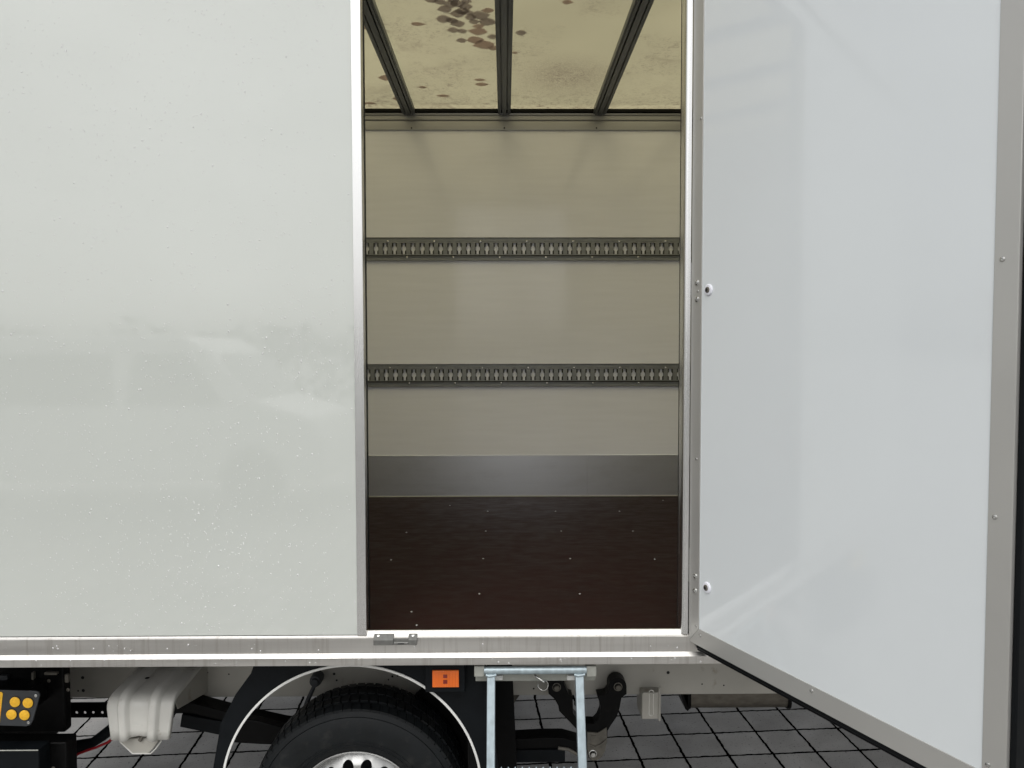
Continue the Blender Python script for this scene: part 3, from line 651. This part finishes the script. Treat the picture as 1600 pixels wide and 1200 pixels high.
# ------------------------------------------------------------------ mudguard fascia with white trim ring and side marker
YG = 2.262
rcx, rcz, Rr = -.4702, .4457, .3955
ztop = .872
def gp(px, py): return P(px, py, YG)
right = [gp(762, 1085), gp(770, 1135), gp(778, 1200), gp(786, 1260)]
inner = circ(rcx, rcz, Rr, 72, -10, 190)
left = [gp(330, 1285), gp(333, 1200), gp(345, 1130), gp(368, 1085), gp(392, 1052)]
lx, _ = gp(402, 1040)
outer = [(gp(758, 1040)[0], ztop)] + right + inner[0:1]
polyp = [(lx, ztop)] + left[::-1] + inner[::-1] + right[::-1] + [(gp(758, 1040)[0], ztop)]
mb = MB(); add_plate(mb, polyp, [], YG, YG+.022, XZ)
mg = tb(mb, 'mudguard', 'plastic', bevel=.003, smooth=30)
mb = MB()
ai = [t for t in range(-10, 191, 2)]
def ringseg(a0, a1):
    pts = [a0+(a1-a0)*i/60 for i in range(61)]
    vs = []
    for t in pts:
        c_, s_ = math.cos(R(t)), math.sin(R(t))
        for rr_, yy in ((Rr-.003, YG-.005), (Rr+.0042, YG-.005), (Rr+.0042, YG-.0005), (Rr-.003, YG-.0005)): vs.append((rcx+rr_*c_, yy, rcz+rr_*s_))
    fs = [(i*4+j, i*4+(j+1) % 4, (i+1)*4+(j+1) % 4, (i+1)*4+j) for i in range(60) for j in range(4)]+[(0, 1, 2, 3), (240, 243, 242, 241)]
    mb.add(vs, fs)
ringseg(-10, 190); mb.build('trim_ring', 'ring', mg, bevel=.001)
# inner wheel liner on the forward side (right), open towards the rear as in the photo
mb = MB(); vs = []
for i in range(25):
    t = -10+70*i/24
    for yy, k in ((YG+.023, 1), (YG+.29, .99)): vs.append((rcx+Rr*k*1.01*math.cos(R(t)), yy, rcz+Rr*k*1.01*math.sin(R(t))))
mb.add(vs, [(2*i, 2*i+2, 2*i+3, 2*i+1) for i in range(24)]); li = mb.build('wheel_liner', 'black', mg, smooth=60)
sd = li.modifiers.new('solid', 'SOLIDIFY'); sd.thickness = .004
mb = MB(); mb.prism(poly([(648,1086),(672,1062),(690,1030),(800,1030),(812,1290),(640,1290)], 2.56), 2.56, 2.575, 'xz'); o = mb.build('liner_back', 'black', mg, bevel=.003)
# marker lamp
YL = YG-.030
(x0_, z1_), (x1_, z0_) = P(664, 1039, YL), P(727, 1082, YL)
mb = MB(); mb.box(x0_, x1_, YL, YG-.0055, z0_, z1_); lamp = tb(mb, 'marker_lamp', 'plastic', bevel=.004)
(x0_, z1_), (x1_, z0_) = P(675.5, 1048, YL-.006), P(717, 1073.5, YL-.006)
mb = MB(); mb.box(x0_, x1_, YL-.007, YL-.0003, z0_, z1_)
xm = P(697, 1060, YL)[0]
k_ = 18
for i in range(k_):
    xa_ = x0_+(x1_-x0_)*(i+.25)/k_; mb.box(xa_, xa_+(x1_-x0_)/k_*.5, YL-.0080, YL-.0071, z0_+.003, z1_-.003)
mb.build('lens', 'orange', lamp, bevel=.0008)
mb = MB(); (a0_, b1_), (a1_, b0_) = P(692.5, 1054, YL-.008), P(699, 1068, YL-.008)
mb.box(a0_, a1_, YL-.0095, YL-.0082, b0_, b0_+.011); mb.box(a0_, a1_, YL-.0095, YL-.0082, b1_-.010, b1_); mb.build('reflector_insert', 'redlens', lamp)
# vertical support plate of mudguard on its forward edge (deep black return)
mb = MB(); mb.box(gp(730, 1100)[0], gp(757, 1100)[0], YG+.023, YG+.30, .42, ztop); tb(mb, 'mudguard_bracket', 'black', bevel=.003)

# ------------------------------------------------------------------ wheels
def wheel(x, y, face):                   # face -1: outer side towards the viewer
    r = .341; wz = .326
    wh = empty('wheel', (x, y, wz), truck); wh.matrix_parent_inverse = off
    f = face
    W = .205
    prof = [(.200, .006), (.210, .000), (.235, -.006), (.270, -.008), (.296, -.005), (.3135, .0015), (.3150, .0045), (.3165, .0020), (.331, .007), (.3370, .014), (.3395, .045), (.341, W/2), (.3395, W-.045), (.3370, W-.014), (.322, W-.004), (.285, W+.009), (.200, W-.006), (.190, W/2)]
    prof = [(a_, -f*b_) for a_, b_ in prof]
    mb = MB(); mb.lathe(prof, (0, 0, 0), 120, closed=True)
    ty = mb.build('tyre', 'tyre', wh, smooth=30)
    # tread blocks: shoulder lugs and centre ribs
    mb = MB(); n = 72
    for i in range(n):
        t = 2*math.pi*i/n; dt = 2*math.pi/n*.40
        for (ya, yb, ra, rb, sh) in ((.0075, .044, .334, .3440, 0), (.054, .098, .338, .3465, .5), (.107, .151, .338, .3465, 0), (W-.044, W-.0075, .334, .3440, .5)):
            tt = t+sh*2*math.pi/n
            vs = []
            for ang in (tt-dt, tt+dt):
                for yy, k in ((ya, 0), (yb, 1)):
                    lowr, hir = ra-.018, (rb if (k and ya < .05) or (not k and ya > .15) or .05 < ya < .15 else rb-.005)
                    sk = .25*dt*(1 if k else -1)
                    for rr_ in (lowr, hir): vs.append((rr_*math.cos(ang+sk), -f*yy, rr_*math.sin(ang+sk)))
            mb.add(vs, [(0,1,3,2),(4,6,7,5),(0,4,5,1),(2,3,7,6),(0,2,6,4),(1,5,7,3)])
    mb.build('tread', 'tyre', wh, bevel=0, smooth=0)
    mb = MB()
    for rr_ in (.238, .226): mb.lathe([(rr_, f*.0055), (rr_+.0014, f*.0085), (rr_+.0028, f*.0055)], (0, 0, 0), 90)
    mb.build('sidewall_line', 'tyre', wh)
    # rim with dish and a circle of round holes
    mb = MB(); prof = [(.192, .10), (.193, .018), (.196, .006), (.2005, .000), (.2035, -.0035), (.2055, -.001), (.2045, .003), (.2010, .003), (.1985, .008), (.1905, .018), (.1885, .034), (.184, .046)]
    mb.lathe([(a_, -f*b_) for a_, b_ in prof], (0, 0, 0), 96)
    NH = 16; rh = .1480; hr = .0180
    vs, fs = plate_holes(circ(0, 0, .1875, 96), [circ(rh*math.cos(2*math.pi*(i+.5)/NH), rh*math.sin(2*math.pi*(i+.5)/NH), hr, 16) for i in range(NH)] + [circ(0, 0, .11, 48)])
    def dish(p):
        r_ = math.hypot(*p); return .044 - .026*math.exp(-((r_-.146)/.024)**2) - .008*max(0, (.13-r_)/.03)
    mb.add([(p[0], -f*dish(p), p[1]) for p in vs], fs)
    mb.lathe([(.11, -f*.036), (.10, -f*.02), (.085, -f*.0), (.08, f*.01), (.05, f*.012), (.0001, f*.012)], (0, 0, 0), 48)
    mb.build('rim', 'rim', wh, smooth=50)
    mb = MB(); mb.lathe([(.190, -f*.085), (.0001, -f*.085)], (0, 0, 0), 40); mb.build('brake_drum', 'darkhole', wh)
    for i in range(6):
        t = 2*math.pi*i/6; mb = MB(); mb.lathe([(.012, 0), (.012, f*.018), (.0001, f*.02)], (.066*math.cos(t), f*.012, .066*math.sin(t)), 6); mb.build('wheel_nut', 'screwm', wh)
    return wh
wheel(-.4735, 2.338, -1)
wheel(-.4735, 4.27, 1)
wheel(3.15, 2.335, -1); wheel(3.15, 4.27, 1)

# ------------------------------------------------------------------ cab (hidden behind the open door)
cabp = [(2.66, .45), (2.80, .45), (2.82, .70), (2.90, .80), (3.38, .80), (3.48, .70), (3.52, .40), (4.12, .42), (4.16, .75), (4.10, 1.10), (3.75, 1.28), (3.28, 2.08), (3.1, 2.15), (2.66, 2.15)]
mb = MB(); mb.prism(cabp, 2.32, 4.28, 'xz'); tb(mb, 'cab', 'panel', bevel=.03)
for y in (2.3185, 4.2815):
    mb = MB(); mb.prism([(2.82, 1.30), (3.62, 1.30), (3.22, 1.98), (2.82, 1.98)], min(y, y+(-.002 if y < 3 else .002)), max(y, y+(-.002 if y < 3 else .002)), 'xz'); tb(mb, 'cab_window', mat('dark_glass', (.02, .025, .028), .05))

# ------------------------------------------------------------------ step bracket on the truck, pin
YT = 2.205
(x0_, z1_), (x1_, z0_) = P(743, 1054, YT+.03), P(930, 1063.5, YT+.03)
mb = MB(); mb.box(x0_, x1_, YT+.03, YT+.045, z0_, z1_+.01); lb = tb(mb, 'ladder_bracket', 'grey', bevel=.0015)
for a_, b_ in ((741, 756.5), (916.5, 932)):
    (x0_, z1_), (x1_, z0_) = P(a_, 1041.5, YT-.012), P(b_, 1057.5, YT-.012)
    mb = MB(); mb.box(x0_, x1_, YT-.012, YT+.0295, z0_, z1_); mb.build('bracket_cheek', 'grey', lb, bevel=.0015)
for a_, b_ in ((772, 785.5), (886, 900)):
    (x0_, z1_), (x1_, z0_) = P(a_, 1055.5, YT+.02), P(b_, 1062.5, YT+.02)
    mb = MB(); mb.box(x0_, x1_, YT+.018, YT+.0295, z0_, z1_); mb.build('bracket_tab', 'ring', lb, bevel=.0015)
(xp, zp) = P(835, 1057, YT); (xq, zq) = P(848, 1064, YT)
mb = MB(); mb.tube([(xp, YT+.028, zp+.001), (xp+.004, YT+.006, zp-.002), (xq, YT, zq), (xq+.004, YT, zq-.003)], .0028, 8)
xr_, zr_ = P(848.5, 1070.5, YT-.002)
mb.tube([(xr_+.0150*math.cos(R(t)), YT-.002+.002*math.sin(R(t*2)), zr_+.0155*math.sin(R(t))) for t in range(100, -211, -15)], .0016, 6)
mb.build('locking_pin', 'screwm', lb, smooth=60)

# ------------------------------------------------------------------ ladder hooked into the bracket
lad = empty('boarding_ladder', (.11, 1.8, 0)); tag(lad, 'galvanised steel boarding ladder hooked on below the open doorway', 'ladder')
lof = Matrix.Translation((-.11, -1.8, 0))
def lb_(mb, name, mt='galv', bevel=0, parent=lad, smooth=35):
    o = mb.build(name, mt, parent, bevel, smooth)
    if parent is lad: o.matrix_parent_inverse = lof
    return o
ytop = YT-.006
xA, zA = P(756.5, 1047.5, ytop); xB, _ = P(916, 1047.5, ytop)
mb = MB(); mb.tube([(xA, ytop, zA), (xB, ytop, zA)], .0115, 20); lb_(mb, 'top_tube', smooth=50)
lean = .42
def lpt(px, s):                          # legs: front face follows the lean; s = drop below the tube
    return ytop - s*lean
zG = .13
legs = []
for px0, px1, pxb in ((761, 773.8, 767.2), (898.5, 911.8, 910.7)):
    xl_, zl_ = P(px0, 1056, ytop); xr2, _ = P(px1, 1056, ytop)
    wdt = xr2-xl_; xc_ = (xl_+xr2)/2
    d = Vector((0, -lean, -1)).normalized(); nrm = Vector((0, -1, lean)).normalized()
    top = Vector((xc_, ytop+.004, zA-.010)); Lg = (zA-zG)/-d.z
    mb = MB(); vs = []
    for s in (0, Lg):
        for sx, sn in ((-1, -1), (1, -1), (1, 1), (-1, 1)): vs.append(top + d*s + Vector((sx*wdt/2, 0, 0)) + nrm*(sn*.012))
    mb.add(vs, [(0,1,2,3),(4,7,6,5),(0,4,5,1),(1,5,6,2),(2,6,7,3),(3,7,4,0)]); lb_(mb, 'leg', bevel=.003)
    mb = MB(); mb.tube([(xc_-wdt*.62, ytop-.009, zA-.0105), (xc_-wdt*.2, ytop-.0115, zA-.013), (xc_+wdt*.2, ytop-.0105, zA-.0118), (xc_+wdt*.62, ytop-.009, zA-.0105)], .0042, 8); lb_(mb, 'weld_bead', smooth=60)
    legs.append((xc_, wdt, top, d, nrm))
for i, s in enumerate((.269, .50, .72)):
    (xc0, w0, t0, d, nrm), (xc1, w1, t1, _, _) = legs
    c0 = t0 + d*s
    xa_, xb_ = xc0+w0/2, xc1-w1/2
    mb = MB(); mb.box(xa_, xb_, c0.y-.055, c0.y+.03, c0.z-.025, c0.z)
    nT = 11
    for k in range(nT):
        x = xa_+(xb_-xa_)*(k+.9)/(nT+.8)
        for yy in (c0.y-.052, c0.y-.012, c0.y+.025): mb.add([(x-.004, yy, c0.z), (x+.004, yy, c0.z), (x+.004, yy+.003, c0.z), (x-.004, yy+.003, c0.z), (x, yy+.0015, c0.z+.008)], [(0,1,4),(1,2,4),(2,3,4),(3,0,4)])
    lb_(mb, 'tread', 'galv')

# ------------------------------------------------------------------ leaves on the roof sheet
def leaf_mesh(L_, W_, seed):
    rr = random.Random(seed); n = 14; vs = []; fs = []
    sh = rr.uniform(.75, 1.25)
    for i in range(n+1):
        t = i/n; wd = W_/2*(math.sin(math.pi*t**sh)**.95)*(1+.04*rr.uniform(-1, 1)); x = -L_/2 + L_*t; zc = .0008*math.sin(math.pi*t)
        vs += [(x, -wd-1e-5, rr.uniform(.0003, .0008)), (x, 0, .0003+zc*.5), (x, wd+1e-5, rr.uniform(.0003, .0008))]
    for i in range(n):
        for j in range(2): fs.append((i*3+j, i*3+j+1, i*3+4+j, i*3+3+j))
    # stalk
    k = len(vs); vs += [(-L_/2, -.0006, .0005), (-L_/2, .0006, .0005), (-L_/2-L_*.10, .0006, .0007), (-L_/2-L_*.10, -.0006, .0007)]; fs.append((k, k+1, k+2, k+3))
    return vs, fs
heap = [(385,0,56,20),(440,42,62,34),(440,86,66,38),(500,16,60,34),(500,62,66,38),(535,30,58,38),(603,70,76,34),(575,97,45,20),(500,106,62,26),(480,135,50,22),(520,140,42,20),
        (420,8,50,20),(470,20,60,30),(560,78,50,30),(545,58,48,26),(475,92,50,30),(520,50,60,30),(540,6,44,18),(480,0,50,22)]
single = [(633,47,55,17,'thin brown leaf standing clear of the heap on the roof, closest to its upper right'),
          (636,99,72,26,'reddish brown leaf at the right edge of the heap, touching the middle roof batten'),
          (591,117,54,14,'narrow leaf below the heap, uppermost of the row of ovals left of the middle batten'),
          (588,141,82,26,'widest single oval leaf just under the heap on the roof'),
          (517,181,45,26,'small round leaf at the lower left foot of the leaf heap'),
          (580,179,70,25,'tilted oval leaf between the small round leaf and the middle batten'),
          (615,201,90,30,'long dark leaf lowest under the heap, reaching the middle batten'),
          (655,165,45,28,'dark leaf tucked against the left side of the middle batten'),
          (662,215,45,30,'leaf lowest against the left side of the middle batten'),
          (755,236,24,22,'leaf tip sticking out right of the middle batten'),
          (783,147,48,27,'lone squarish leaf just right of the middle batten')]
lone = [((993,10,46,15), 'lone leaf high on the roof sheet between the middle and right battens'),
        ((325,108,60,13), 'narrow leaf lying alone left of the leaf heap on the roof'),
        ((85,124,32,18), 'leaf half hidden by the left roof batten near the door jamb'),
        ((178,348,58,30), 'pale broad leaf left of the left roof batten'),
        ((600,357,50,9), 'upper of two thin leaves near the far roof edge'),
        ((608,377,55,12), 'lower of two thin leaves near the far roof edge'),
        ((343,390,38,8), 'small thin dark leaf just right of the left batten'),
        ((435,428,58,9), 'faint leaf in the silt at the far roof edge'),
        ((235,441,45,12), 'leaf touching the left batten at the far roof edge'),
        ((110,461,48,8), 'thin leaf in the corner above the left roof edge trim'),
        ((85,464,16,10), 'tiny leaf scrap in the far left roof corner')]
def put_leaf(zx, zy, zw, zh, i, label, group=None, mt='leaf', dz=0, ang=None):
    px, py = 540+zx/2.857, zy/2.857
    x, y = PZ(px, py, ZR); xa_, ya_ = PZ(px-zw/5.714, py, ZR); xb_, yb_ = PZ(px, py-zh/5.714, ZR); xc_, yc_ = PZ(px, py+zh/5.714, ZR)
    L_ = abs(x-xa_)*2.3; W_ = abs(yb_-yc_)*1.35
    a_ = 0; W_ = min(max(W_, .35*L_), L_*1.05)
    vs, fs = leaf_mesh(L_, W_, i); mb = MB(); mb.add(vs, fs)
    o = mb.build('fallen_leaf', mt, None, smooth=60); o.location = (x, y, ZR+.0004+dz); o.rotation_euler = (0, 0, a_ + (ang if ang is not None else random.uniform(-.3, .3)))
    tag(o, label, 'leaf', group or 'fallen leaves on the translucent roof'); return o
i = 0
for q in heap:
    i += 1; put_leaf(*q, i, 'dark wet leaf in the dense heap on the translucent roof left of the middle batten', mt='leaf_dark', dz=.0006*(i % 4))
for q in single:
    i += 1; put_leaf(*q[:4], i, q[4], mt='leaf' if i % 3 else 'leaf_dark', dz=.0006*(i % 4))
for q, lbl in lone:
    i += 1; put_leaf(*q, i, lbl, ang=.1)

# ------------------------------------------------------------------ rain drops on the outer skin and rails (too many to count)
rr = random.Random(3)
mb = MB()
def drop(c, n, r, run=1):
    n = Vector(n); u = n.orthogonal().normalized(); u = Vector((1, 0, 0)); v = n.cross(u).normalized()
    if v.z > 0: v = -v
    ring1 = [(.97, .0), (.72, .36), (.30, .52)]
    vs = []; seg = 7
    for k, (a_, h) in enumerate(ring1):
        for j in range(seg):
            t = 2*math.pi*j/seg; q = math.sin(t)
            vs.append(Vector(c)+u*(r*a_*math.cos(t))+v*(r*a_*q*(run if q > 0 else 1))+n*(r*h*.8))
    vs.append(Vector(c)+n*(r*.46)); s = len(ring1)*seg
    fs = [(k*seg+j, k*seg+(j+1) % seg, (k+1)*seg+(j+1) % seg, (k+1)*seg+j) for k in range(2) for j in range(seg)]+[(2*seg+j, 2*seg+(j+1) % seg, s) for j in range(seg)]
    mb.add(vs, fs)
cl_ = [(rr.uniform(-1.6, FL), rr.uniform(1.0, 2.9)) for _ in range(70)]
for i in range(5200):
    if i % 3 == 0: x, z = rr.uniform(-1.75, FL-.005), rr.uniform(.96, 3.0)
    else:
        c = rr.choice(cl_); x, z = rr.gauss(c[0], .12), rr.gauss(c[1], .18)
    if not (-1.8 < x < FL-.004 and .962 < z < 3.1): continue
    r = rr.choice((.0008, .0010, .0012, .0015, .0018)) if rr.random() < .955 else rr.uniform(.0020, .0028)
    drop((x, YO-.0001, z), (0, -1, 0), r, rr.uniform(1, 2.2))
for i in range(80):
    x = rr.uniform(-1.7, .6); 
    z, y = (rr.uniform(.916, .940), YO-.0121) if i % 2 else (rr.uniform(.879, .899), YO-.0226)
    drop((x, y, z), (0, -1, 0), rr.choice((.0009, .0012, .0018, .0024)), rr.uniform(1, 2))
wd = mb.build('rain_drops', 'water', None, smooth=60); tag(wd, 'rain drops, whitened for sky glints, beaded over the white side wall and rails', 'rain drops', kind='stuff')

# ================================================================== what stands behind the viewer (seen only as reflections)
def bare_tree(x, y, h, seed, label):
    r_ = random.Random(seed); t = empty('bare_tree', (x, y, 0)); tag(t, label, 'tree', 'bare trees across the yard')
    tr_ = MB(); cr = MB()
    def grow(p, d, L_, rad, lvl):
        q = p + d*L_; (tr_ if lvl == 0 else cr).tube([p, (p+q)/2+Vector((r_.uniform(-1, 1), r_.uniform(-1, 1), 0))*L_*.04, q], [rad, rad*.85, rad*.65], 6)
        if lvl >= 6: return
        for k in range(3 if lvl < 5 else 2):
            nd = (d + Vector((r_.uniform(-1, 1), r_.uniform(-1, 1), r_.uniform(-.1, .6)))*.75).normalized(); grow(q, nd, L_*r_.uniform(.6, .8), rad*.6, lvl+1)
    grow(Vector((0, 0, 0)), Vector((0, 0, 1)), h*.3, h*.013, 0)
    bark = M.setdefault('bark', mat('grey_bark', (.10, .085, .07), .8, bump=.4, bscale=30))
    tr_.build('trunk', bark, t); cr.build('crown', bark, t)
bare_tree(-23, -24, 9, 1, 'bare tree across the yard behind the white van')
bare_tree(.9, -18, 9.5, 2, 'bare tree across the yard in line with the open doorway')
bare_tree(6.5, -17, 8, 5, 'bare tree across the yard facing the opened door')
mb = MB(); r_ = random.Random(11)
M['hedge'] = mat('dark_hedge_leaves', (.05, .065, .035), .6, var=.4, scale=(9, 9, 9))
for i in range(9000):
    x, y, z = r_.uniform(-22, 22), r_.gauss(-12.2, .35), r_.uniform(0, 1)**.8*2.3
    z *= 1+.06*math.sin(x*2.1)+.05*math.sin(x*5.3); s = r_.uniform(.06, .16)
    u = Vector((r_.uniform(-1, 1), r_.uniform(-1, 1), r_.uniform(-1, 1))).normalized()*s; v = u.orthogonal().normalized()*s*.6; c = Vector((x, y, z))
    mb.add([c-u, c+v, c+u, c-v], [(0, 1, 2, 3)])
hd = mb.build('hedge', 'hedge', None, smooth=0); tag(hd, 'long dark hedge along the far side of the yard', 'hedge')
# white van
van = empty('parked_van', (-4.75, -5.0, 0)); tag(van, 'white van with dark windows parked across the yard', 'van')
vp = [(-2.4, .35), (-2.35, 1.75), (-2.1, 1.98), (1.15, 1.98), (1.45, 1.80), (1.95, 1.25), (2.6, 1.05), (2.75, .75), (2.72, .35), (2.25, .35), (2.15, .62), (1.9, .74), (1.65, .62), (1.55, .35), (-1.3, .35), (-1.4, .62), (-1.65, .74), (-1.9, .62), (-2.0, .35)]
mb = MB(); mb.prism(vp, -.95, .95, 'xz'); mb.build('van_body', mat('van_white_paint', (.80, .80, .79), .45), van, bevel=.05)
gl = mat('tinted_glass', (.012, .02, .02), .05)
for a_, b_, c_, d_ in ((-2.1, .38, -2.15, .38), (.62, 1.62, .50, 1.22)):
    mb = MB(); mb.prism([(c_, 1.20), (b_, 1.20), (d_, 1.78), (a_, 1.78)], .951, .955, 'xz'); mb.build('van_window', gl, van)
mb = MB(); mb.add([(1.50, -.80, 1.775), (1.50, .80, 1.775), (1.93, .86, 1.285), (1.93, -.86, 1.285)], [(0, 1, 2, 3)]); mb.xform(Matrix.Translation((.012, 0, .010))); mb.build('windscreen', gl, van)
for x in (-1.65, 1.9):
    mb = MB(); mb.lathe([(.0001, .0), (.20, .0), (.22, .015), (.33, .0), (.34, -.2), (.0001, -.2)], (x, .96, .34), 32); mb.build('van_wheel', 'tyre', van)
